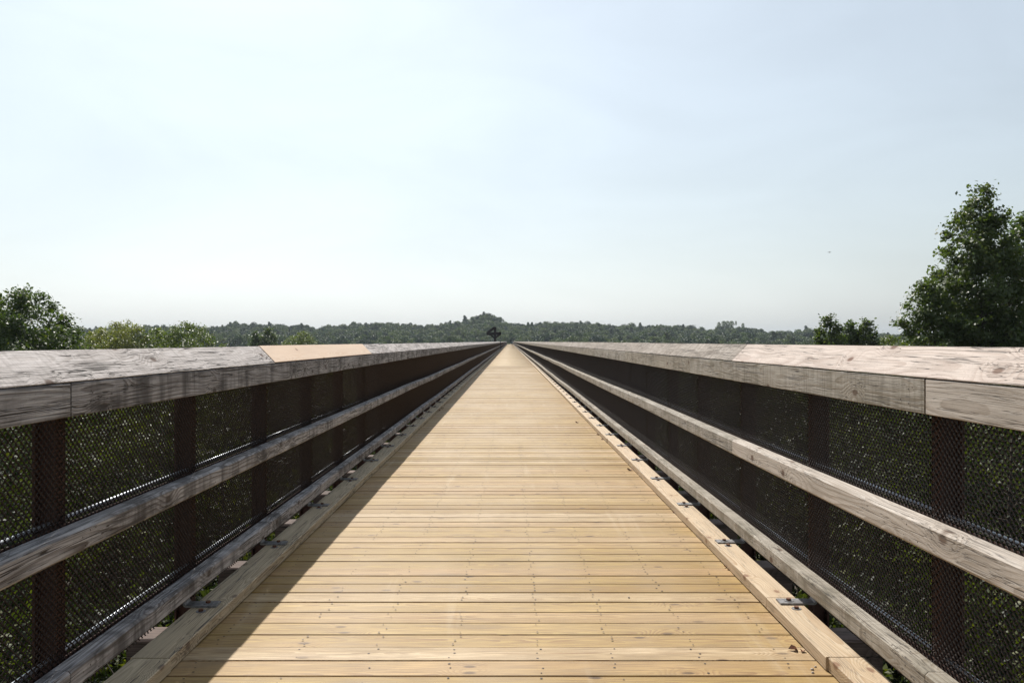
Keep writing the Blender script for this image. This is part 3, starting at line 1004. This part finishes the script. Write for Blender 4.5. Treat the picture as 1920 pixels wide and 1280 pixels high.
# ------------------------------------------------------------------ far woods
def far_tree(seed, tall=16.0, R=4.6, conif=False):
    rng = np.random.default_rng(seed)
    n = 620
    # lumpy crown: leaf sprays on several overlapping lobes
    nl = 9 if not conif else 6
    lc = []
    for k in range(nl):
        if conif:
            t = k / (nl - 1); lc.append((rng.normal(0, .3), rng.normal(0, .3), tall - 2 - t * 7.5, .9 + t * 2.1))
        else:
            a = rng.random() * 6.28; q = rng.random() ** .6 * R * .62
            lc.append((math.cos(a) * q, math.sin(a) * q, tall - 2.6 - (q / R) * 3.2 - rng.random() * 2.8, rng.uniform(1.5, 2.6)))
    lc = np.array(lc)
    idx = rng.integers(0, nl, n)
    dr = rng.normal(size=(n, 3)); dr /= np.linalg.norm(dr, axis=1)[:, None]
    dr[:, 2] = np.where(rng.random(n) < .6, np.abs(dr[:, 2]), dr[:, 2])
    P = lc[idx, :3] + dr * (lc[idx, 3] * rng.uniform(.75, 1.1, n))[:, None]
    N = dr * .9 + rng.normal(size=(n, 3)) * .55; N /= np.linalg.norm(N, axis=1)[:, None]
    v, f = leaf_quads(P, N, rng.uniform(.45, 1.15, n), rng, .5)
    mb = MB()
    mb.tube([(0, 0, -4), (0, 0, tall * .5), (0, 0, tall - 3)], [.3, .22, .05], 5, 0, cap=False)
    for k in range(nl):
        c = lc[k]
        mb.tube([(0, 0, c[2] - 3.0), tuple(c[:3])], [.12, .03], 3, 0, cap=False)
    tv = np.array(mb.v); tf = np.array(mb.f)
    V = np.concatenate([v, tv]); Fq = np.concatenate([f, tf + len(v)])
    me = np_mesh('wood_tree', V, Fq, [M['leaf_far'], M['bark']], np.concatenate([np.zeros(len(f)), np.ones(len(tf))]))
    return bpy.data.objects.new('wood_tree', me)


srcs = [far_tree(200 + k, conif=(k == 5)) for k in range(6)]
scol = bpy.data.collections.new('wood_sources')
for s in srcs: scol.objects.link(s)


def woods(name, pts, scl, rots, idxs):
    me = bpy.data.meshes.new(name)
    me.vertices.add(len(pts)); me.vertices.foreach_set('co', np.asarray(pts, dtype=np.float32).ravel())
    for nm, ty, arr in (('scl', 'FLOAT', scl), ('rot', 'FLOAT', rots), ('idx', 'INT', idxs)):
        at_ = me.attributes.new(nm, ty, 'POINT')
        at_.data.foreach_set('value', np.asarray(arr, dtype=np.float32 if ty == 'FLOAT' else np.int32))
    o = link(name, me)
    ng = bpy.data.node_groups.new(name, 'GeometryNodeTree')
    ng.interface.new_socket('Geometry', in_out='INPUT', socket_type='NodeSocketGeometry')
    ng.interface.new_socket('Geometry', in_out='OUTPUT', socket_type='NodeSocketGeometry')
    gi = ng.nodes.new('NodeGroupInput'); go = ng.nodes.new('NodeGroupOutput')
    mp = ng.nodes.new('GeometryNodeMeshToPoints')
    ng.links.new(gi.outputs[0], mp.inputs[0])
    ci = ng.nodes.new('GeometryNodeCollectionInfo'); ci.inputs['Collection'].default_value = scol
    ci.inputs['Separate Children'].default_value = True; ci.inputs['Reset Children'].default_value = True
    ip = ng.nodes.new('GeometryNodeInstanceOnPoints'); ip.inputs['Pick Instance'].default_value = True

    def attr(nm, ty):
        a = ng.nodes.new('GeometryNodeInputNamedAttribute'); a.data_type = ty; a.inputs[0].default_value = nm
        return a.outputs[0]
    cr = ng.nodes.new('ShaderNodeCombineXYZ'); ng.links.new(attr('rot', 'FLOAT'), cr.inputs[2])
    cs = ng.nodes.new('ShaderNodeCombineXYZ')
    sa = attr('scl', 'FLOAT')
    for k in range(3): ng.links.new(sa, cs.inputs[k])
    ng.links.new(mp.outputs[0], ip.inputs['Points']); ng.links.new(ci.outputs[0], ip.inputs['Instance'])
    ng.links.new(attr('idx', 'INT'), ip.inputs['Instance Index'])
    ng.links.new(cr.outputs[0], ip.inputs['Rotation']); ng.links.new(cs.outputs[0], ip.inputs['Scale'])
    ng.links.new(ip.outputs[0], go.inputs[0])
    md = o.modifiers.new('woods', 'NODES'); md.node_group = ng
    return o


def field(y0, y1, sp, seed, half, jit=.45, clear=5.0):
    rng = np.random.default_rng(seed)
    P = []
    y = y0
    while y < y1:
        hx = half(y)
        xs = np.arange(-hx, hx, sp) + rng.uniform(-jit, jit, int(len(np.arange(-hx, hx, sp)))) * sp
        P.append(np.stack([xs, y + rng.uniform(-jit, jit, len(xs)) * sp], 1))
        y += sp * .9
    P = np.concatenate(P)
    P = P[np.abs(P[:, 0]) > clear]
    return P, rng


P, rng = field(464, 880, 7.9, 51, lambda y: y * 1.0 + 150, clear=0.0)
P = P[(np.abs(P[:, 0]) > 6) | (P[:, 1] > 478)]
z = treetop(P[:, 0], P[:, 1]) - 15
s = np.clip(rng.lognormal(-.03, .12, len(P)), .7, 1.2) * 15 / 16 + (rng.random(len(P)) < .06) * .16
pts = np.concatenate([P, z[:, None]], 1)
idx = np.where(rng.random(len(P)) < .08, 5, rng.integers(0, 5, len(P)))
o = woods('far_hill_forest', pts, s, rng.uniform(0, 6.28, len(P)), idx)
tag(o, 'hazy dark green forest covering the low hills beyond the bridge', 'forest', kind='stuff')

P, rng = field(60, 460, 8.5, 52, lambda y: y * 1.0 + 190, clear=7.5)
z = ground(P[:, 0], P[:, 1])
topz = H - 34 / 1550 * P[:, 1] - 2.0
s = np.clip((np.minimum(z + 15, topz) - z) / 16, .3, 1.0) * rng.uniform(.75, 1.0, len(P))
o = woods('valley_forest', np.concatenate([P, z[:, None]], 1), s, rng.uniform(0, 6.28, len(P)), rng.integers(0, 5, len(P)))
tag(o, 'green forest filling the valley below the bridge', 'forest', kind='stuff')

# skyline pines on the ridge
pine = None
def pine_mesh(seed):
    rng = np.random.default_rng(seed)
    n = 500
    t = rng.random(n); a = rng.random(n) * 6.28
    r = (2.3 * np.sin(np.pi * np.clip(t * .9 + .1, 0, 1)) ** .7) * rng.random(n) ** .5
    P = np.stack([np.cos(a) * r, np.sin(a) * r, -t * 6.2 + rng.normal(0, .2, n)], 1)
    N = rng.normal(size=(n, 3)); N /= np.linalg.norm(N, axis=1)[:, None]
    v, f = leaf_quads(P, N, rng.uniform(.4, .9, n), rng)
    mb = MB(); mb.tube([(0, 0, -24), (0, 0, -.5)], [.3, .06], 6)
    return mb.mesh('pine_trunk', M['bark']), np_mesh('pine_crown', v, f, [M['leaf_dark']])


pn = [pine_mesh(300), pine_mesh(301)]
for k, (px, py, sc_, lb) in enumerate([
        (1348, 604, .95, 'leftmost and lowest of the tall pines on the right ridge'),
        (1357, 602, 1.15, 'second from left of the tall pines on the right ridge'),
        (1364, 602, 1.1, 'third from left of the tall pines on the right ridge'),
        (1372, 602, 1.2, 'fourth from left of the tall pines on the right ridge'),
        (1380, 602, .5, 'thinnest of the tall pines on the right ridge'),
        (1393, 606, .8, 'rightmost of the tall pines on the right ridge')]):
    D = 842
    place_tree('pine_tree', pn[k % 2], at(px, D), D, zt_(py, D), lb, 'tall pines on the right ridge', scale=sc_, sz=1 / sc_ ** .4, rz=k)

# ------------------------------------------------------------------ lookout frame, pole, gate, walker
D = 150.0
px_ = D / 1550
fr = empty('lookout_frame', (-28 * px_, D, 0), 'dark timber frame with sloping beam and knee braces beyond the left railing', 'lookout')
def fx(u): return (u + 28) * px_
def fz(v): return H + v * px_
for dy in (0, 2.4):
    def part(nm, a, b_, wd, th=.3):
        mb = MB(); mb.bar((fx(a[0]), dy, fz(a[1])), (fx(b_[0]), dy, fz(b_[1])), wd, th)
        me = mb.mesh(nm, M['dark_timber']); link(nm, me, fr)
    gzf = float(ground(-28 * px_, D))
    mb = MB(); mb.box(-.19, .19, dy - .16, dy + .16, -3.0, fz(27)); link('post', mb.mesh('post', M['dark_timber']), fr)
    part('rafter', (-28.5, 26.5), (-43, 15.5), .40)
    part('crossbeam', (-43.5, 14.3), (-16.5, 14.8), .50, .36)
    part('brace', (-38, 13), (-29, 7), .30, .22)
    part('brace', (-19, 13), (-27, 7), .30, .22)
    part('end_block', (-18.5, 12.0), (-18.5, 18), .32, .36)
mb = MB(); mb.bar((fx(-43), 0, fz(15.2) - .05), (fx(-43), 2.4, fz(15.2) - .05), .2, .2, up=(0, 0, 1)); mb.bar((0, 0, fz(26)), (0, 2.4, fz(26)), .2, .2, up=(0, 0, 1))
link('purlin', mb.mesh('purlin', M['dark_timber']), fr)
mb = MB(); mb.box(fx(-46), fx(-19.2), -.3, 2.7, -.3, -.1)
link('platform', mb.mesh('platform', M['dark_timber']), fr)

mb = MB(); mb.tube([(0, 0, 0), (0, 0, 1.62)], .055, 8); mb.tube([(0, 0, 0), (0, 0, .03)], .11, 8)
tag(link('slim_pole', mb.mesh('slim_pole', M['cloth_dark']), None, (-1.62, 142, KERB_H)), 'thin dark pole on the left kerb in front of the timber frame', 'pole')

g = empty('end_gate_standin', (0, 462, 0), 'small unclear dark shape at the far end of the boardwalk, built as a gate', 'gate')  # gate form is a stand-in for an indistinct dark spot
for xx in (-1.15, 1.15):
    mb = MB(); mb.box(xx - .08, xx + .08, -.08, .08, 0, 1.5); link('gate_post', mb.mesh('gate_post', M['cloth_dark']), g)
mb = MB()
for zz in (.25, .65, 1.05): mb.box(-1.07, 1.07, -.03, .03, zz, zz + .16)
link('gate_bars', mb.mesh('gate_bars', M['cloth_dark']), g)


def person(loc, rz):
    root = empty('person', loc, 'person in teal top and dark trousers walking near the far end, right side', 'person')
    root.rotation_euler.z = rz
    J = {'pel': (0, 0, .95, .13), 'bel': (0, 0, 1.10, .12), 'che': (0, 0, 1.32, .15), 'nec': (0, 0, 1.50, .055), 'hed': (0, .01, 1.62, .10), 'top': (0, 0, 1.72, .07),
         'hl': (-.10, 0, .90, .09), 'kl': (-.11, .12, .50, .06), 'al': (-.11, .05, .08, .04), 'tl': (-.11, .20, .03, .035),
         'hr': (.10, 0, .90, .09), 'kr': (.11, .02, .48, .06), 'ar': (.11, -.22, .10, .04), 'tr': (.11, -.08, .03, .035),
         'sl': (-.19, 0, 1.42, .055), 'el': (-.25, -.06, 1.16, .042), 'wl': (-.24, .06, .93, .03), 'fl': (-.23, .09, .84, .025),
         'sr': (.19, 0, 1.42, .055), 'er': (.25, .02, 1.16, .042), 'wr': (.24, .16, .96, .03), 'fr': (.23, .2, .87, .025)}
    E = [('pel', 'bel'), ('bel', 'che'), ('che', 'nec'), ('nec', 'hed'), ('hed', 'top'), ('pel', 'hl'), ('hl', 'kl'), ('kl', 'al'), ('al', 'tl'),
         ('pel', 'hr'), ('hr', 'kr'), ('kr', 'ar'), ('ar', 'tr'), ('che', 'sl'), ('sl', 'el'), ('el', 'wl'), ('wl', 'fl'), ('che', 'sr'), ('sr', 'er'), ('er', 'wr'), ('wr', 'fr')]
    ks = list(J)
    me = bpy.data.meshes.new('body'); me.from_pydata([J[k][:3] for k in ks], [(ks.index(a), ks.index(b)) for a, b in E], [])
    b = NB('walker body')
    tc = b.n('ShaderNodeTexCoord'); sp = b.n('ShaderNodeSeparateXYZ', ins={0: tc.outputs['Object']})
    col = b.mix(b.math('GREATER_THAN', sp.outputs[2], 1.0), C(.02, .022, .03), C(.10, .17, .19))
    col = b.mix(b.math('GREATER_THAN', sp.outputs[2], 1.52), col, C(.35, .2, .14))
    me.materials.append(b.finish(col, .8))
    o = link('body', me, root)
    sk = o.modifiers.new('skin', 'SKIN')
    for i, k in enumerate(ks):
        me.skin_vertices[0].data[i].radius = (J[k][3], J[k][3] * .8) if me.skin_vertices else (.1, .1)
    ss = o.modifiers.new('sub', 'SUBSURF'); ss.levels = 1; ss.render_levels = 1
    mb = MB(); mb.tube([(0, -.01, 1.62), (0, -.01, 1.70), (0, 0, 1.745)], [.108, .10, .04], 8); link('hair', mb.mesh('hair', M['dark_timber']), root)


def person_safe():
    person((.95, 330, 0), 0)


def add_skin_layer():
    pass


try:
    _p0 = set(bpy.data.objects)
    # skin layer has to exist before the radii can be set
    _old = link
    def link(name, me, parent=None, loc=(0, 0, 0), rot=(0, 0, 0), _o=_old):
        if name == 'body':
            o = _o(name, me, parent, loc, rot)
            m_ = o.modifiers.new('tmp', 'SKIN')
            if not me.skin_vertices:
                bpy.context.view_layer.objects.active = o
                me.attributes  # touch
            o.modifiers.remove(m_)
            return o
        return _o(name, me, parent, loc, rot)
    person_safe()
finally:
    link = _old

# bird
b_ = empty('bird', (at(1555, 110), 110, zt_(473, 110)), 'tiny bird gliding in the pale sky over the right railing', 'bird')
b_.rotation_euler = (.1, -.2, .5)
mb = MB(); mb.tube([(0, -.2, 0), (0, -.1, 0), (0, .05, 0), (0, .2, .01)], [.01, .05, .045, .012], 6); link('body', mb.mesh('body', M['bird']), b_)
for s_ in (-1, 1):
    mb = MB()
    mb.add([(0, -.06, .02), (0, .07, .02), (s_ * .22, .08, .07), (s_ * .42, -.02, .04), (s_ * .22, -.05, .06), (0, -.06, .01), (0, .07, .01), (s_ * .22, .08, .06), (s_ * .42, -.02, .035), (s_ * .22, -.05, .05)],
           [(0, 1, 2, 4), (2, 3, 4), (5, 9, 7, 6), (9, 8, 7), (1, 6, 7, 2), (2, 7, 8, 3), (0, 4, 9, 5), (4, 3, 8, 9)])
    link('wing', mb.mesh('wing', M['bird']), b_)

# ------------------------------------------------------------------ litter on the deck
def on_deck(px, py):
    D_ = 1550 * H / (py - 640)
    return ((px - 956) / 1550 * D_, D_)


def dead_leaf(px, py, size, label, group=None, rz=0):
    x, y = on_deck(px, py)
    mb = MB(); n = 7
    rim = [(math.cos(k * 2 * math.pi / n) * size * (1 if k % 2 else .6), math.sin(k * 2 * math.pi / n) * size * .7, size * .25 * (k % 3)) for k in range(n)]
    mb.add(rim + [(0, 0, .002)] + [(a, b, c - .0015) for a, b, c in rim] + [(0, 0, .0005)],
           [(k, (k + 1) % n, n) for k in range(n)] + [(n + 1 + (k + 1) % n, n + 1 + k, 2 * n + 1) for k in range(n)] + [(k, n + 1 + k, n + 1 + (k + 1) % n, (k + 1) % n) for k in range(n)])
    tag(link('dead_leaf', mb.mesh('dead_leaf', M['dead']), None, (x, y, .004), (.1, .1, rz)), label, 'leaf', group)


dead_leaf(1489, 1218, .030, 'curled red brown leaf scrap against the right kerb, nearest the camera', rz=.3)
dead_leaf(1505, 1221, .020, 'small dark leaf scrap touching the nearest curled leaf by the right kerb', rz=1.3)
dead_leaf(1181, 881, .045, 'reddish dead leaf on the planks near the right kerb, in the middle distance', rz=2)
dead_leaf(1082, 792, .045, 'farthest small red leaf on the planks toward the right kerb', rz=2)
for k, (px, py) in enumerate([(1466, 1168), (1470, 1172), (1361, 1063), (1365, 1068), (1400, 1100), (1263, 961), (1128, 824), (1120, 815)]):
    dead_leaf(px + 1, py, .013 + .004 * (k % 3) + (.012 if k > 5 else 0), 'tiny dark leaf crumb along the foot of the right kerb', 'leaf crumbs along the right kerb', rz=k)
for k, (px, py) in enumerate([(823, 770), (816, 773), (829, 766)]):
    dead_leaf(px, py, .05, 'dark leaf lying in the shade beside the left kerb', 'dark leaves beside the left kerb', rz=k)


def pebble(px, py, s, label, group=None):
    x, y = on_deck(px, py)
    rr = random.Random(int(px))
    mb = MB(); n = 7
    mb.add([(math.cos(k * .897) * s * rr.uniform(.8, 1.1), math.sin(k * .897) * s * .8 * rr.uniform(.8, 1.1), z_ * s) for z_ in (0, .55) for k in range(n)] + [(0, 0, s * .95)],
           [(k, (k + 1) % n, n + (k + 1) % n, n + k) for k in range(n)] + [(n + k, n + (k + 1) % n, 2 * n) for k in range(n)])
    tag(link('pebble', mb.mesh('pebble', M['stone'], True), None, (x, y, .001)), label, 'pebble', group)


pebble(1523, 1255, .0085, 'pale pebble on the planks, larger of two by the near right kerb')
pebble(1529, 1250, .0065, 'pale pebble on the planks, smaller of two by the near right kerb')
pebble(1524, 1261, .0075, 'pinkish chip just in front of the two pale pebbles')
pebble(1179, 1120, .007, 'single pale pebble in the middle right of the planks')

# ------------------------------------------------------------------ haze
mb = MB(); mb.box(-3600, 3600, -600, 4300, -70, 62)
hz = NB('haze')
pv = hz.n('ShaderNodeVolumePrincipled')
pv.inputs['Color'].default_value = (.80, .90, 1.0, 1)
pv.inputs['Density'].default_value = .00012
pv.inputs['Anisotropy'].default_value = 0.2
hz.t.links.new(pv.outputs[0], hz.out.inputs['Volume'])
o = link('haze', mb.mesh('haze', hz.m))
o['kind'] = 'stuff'
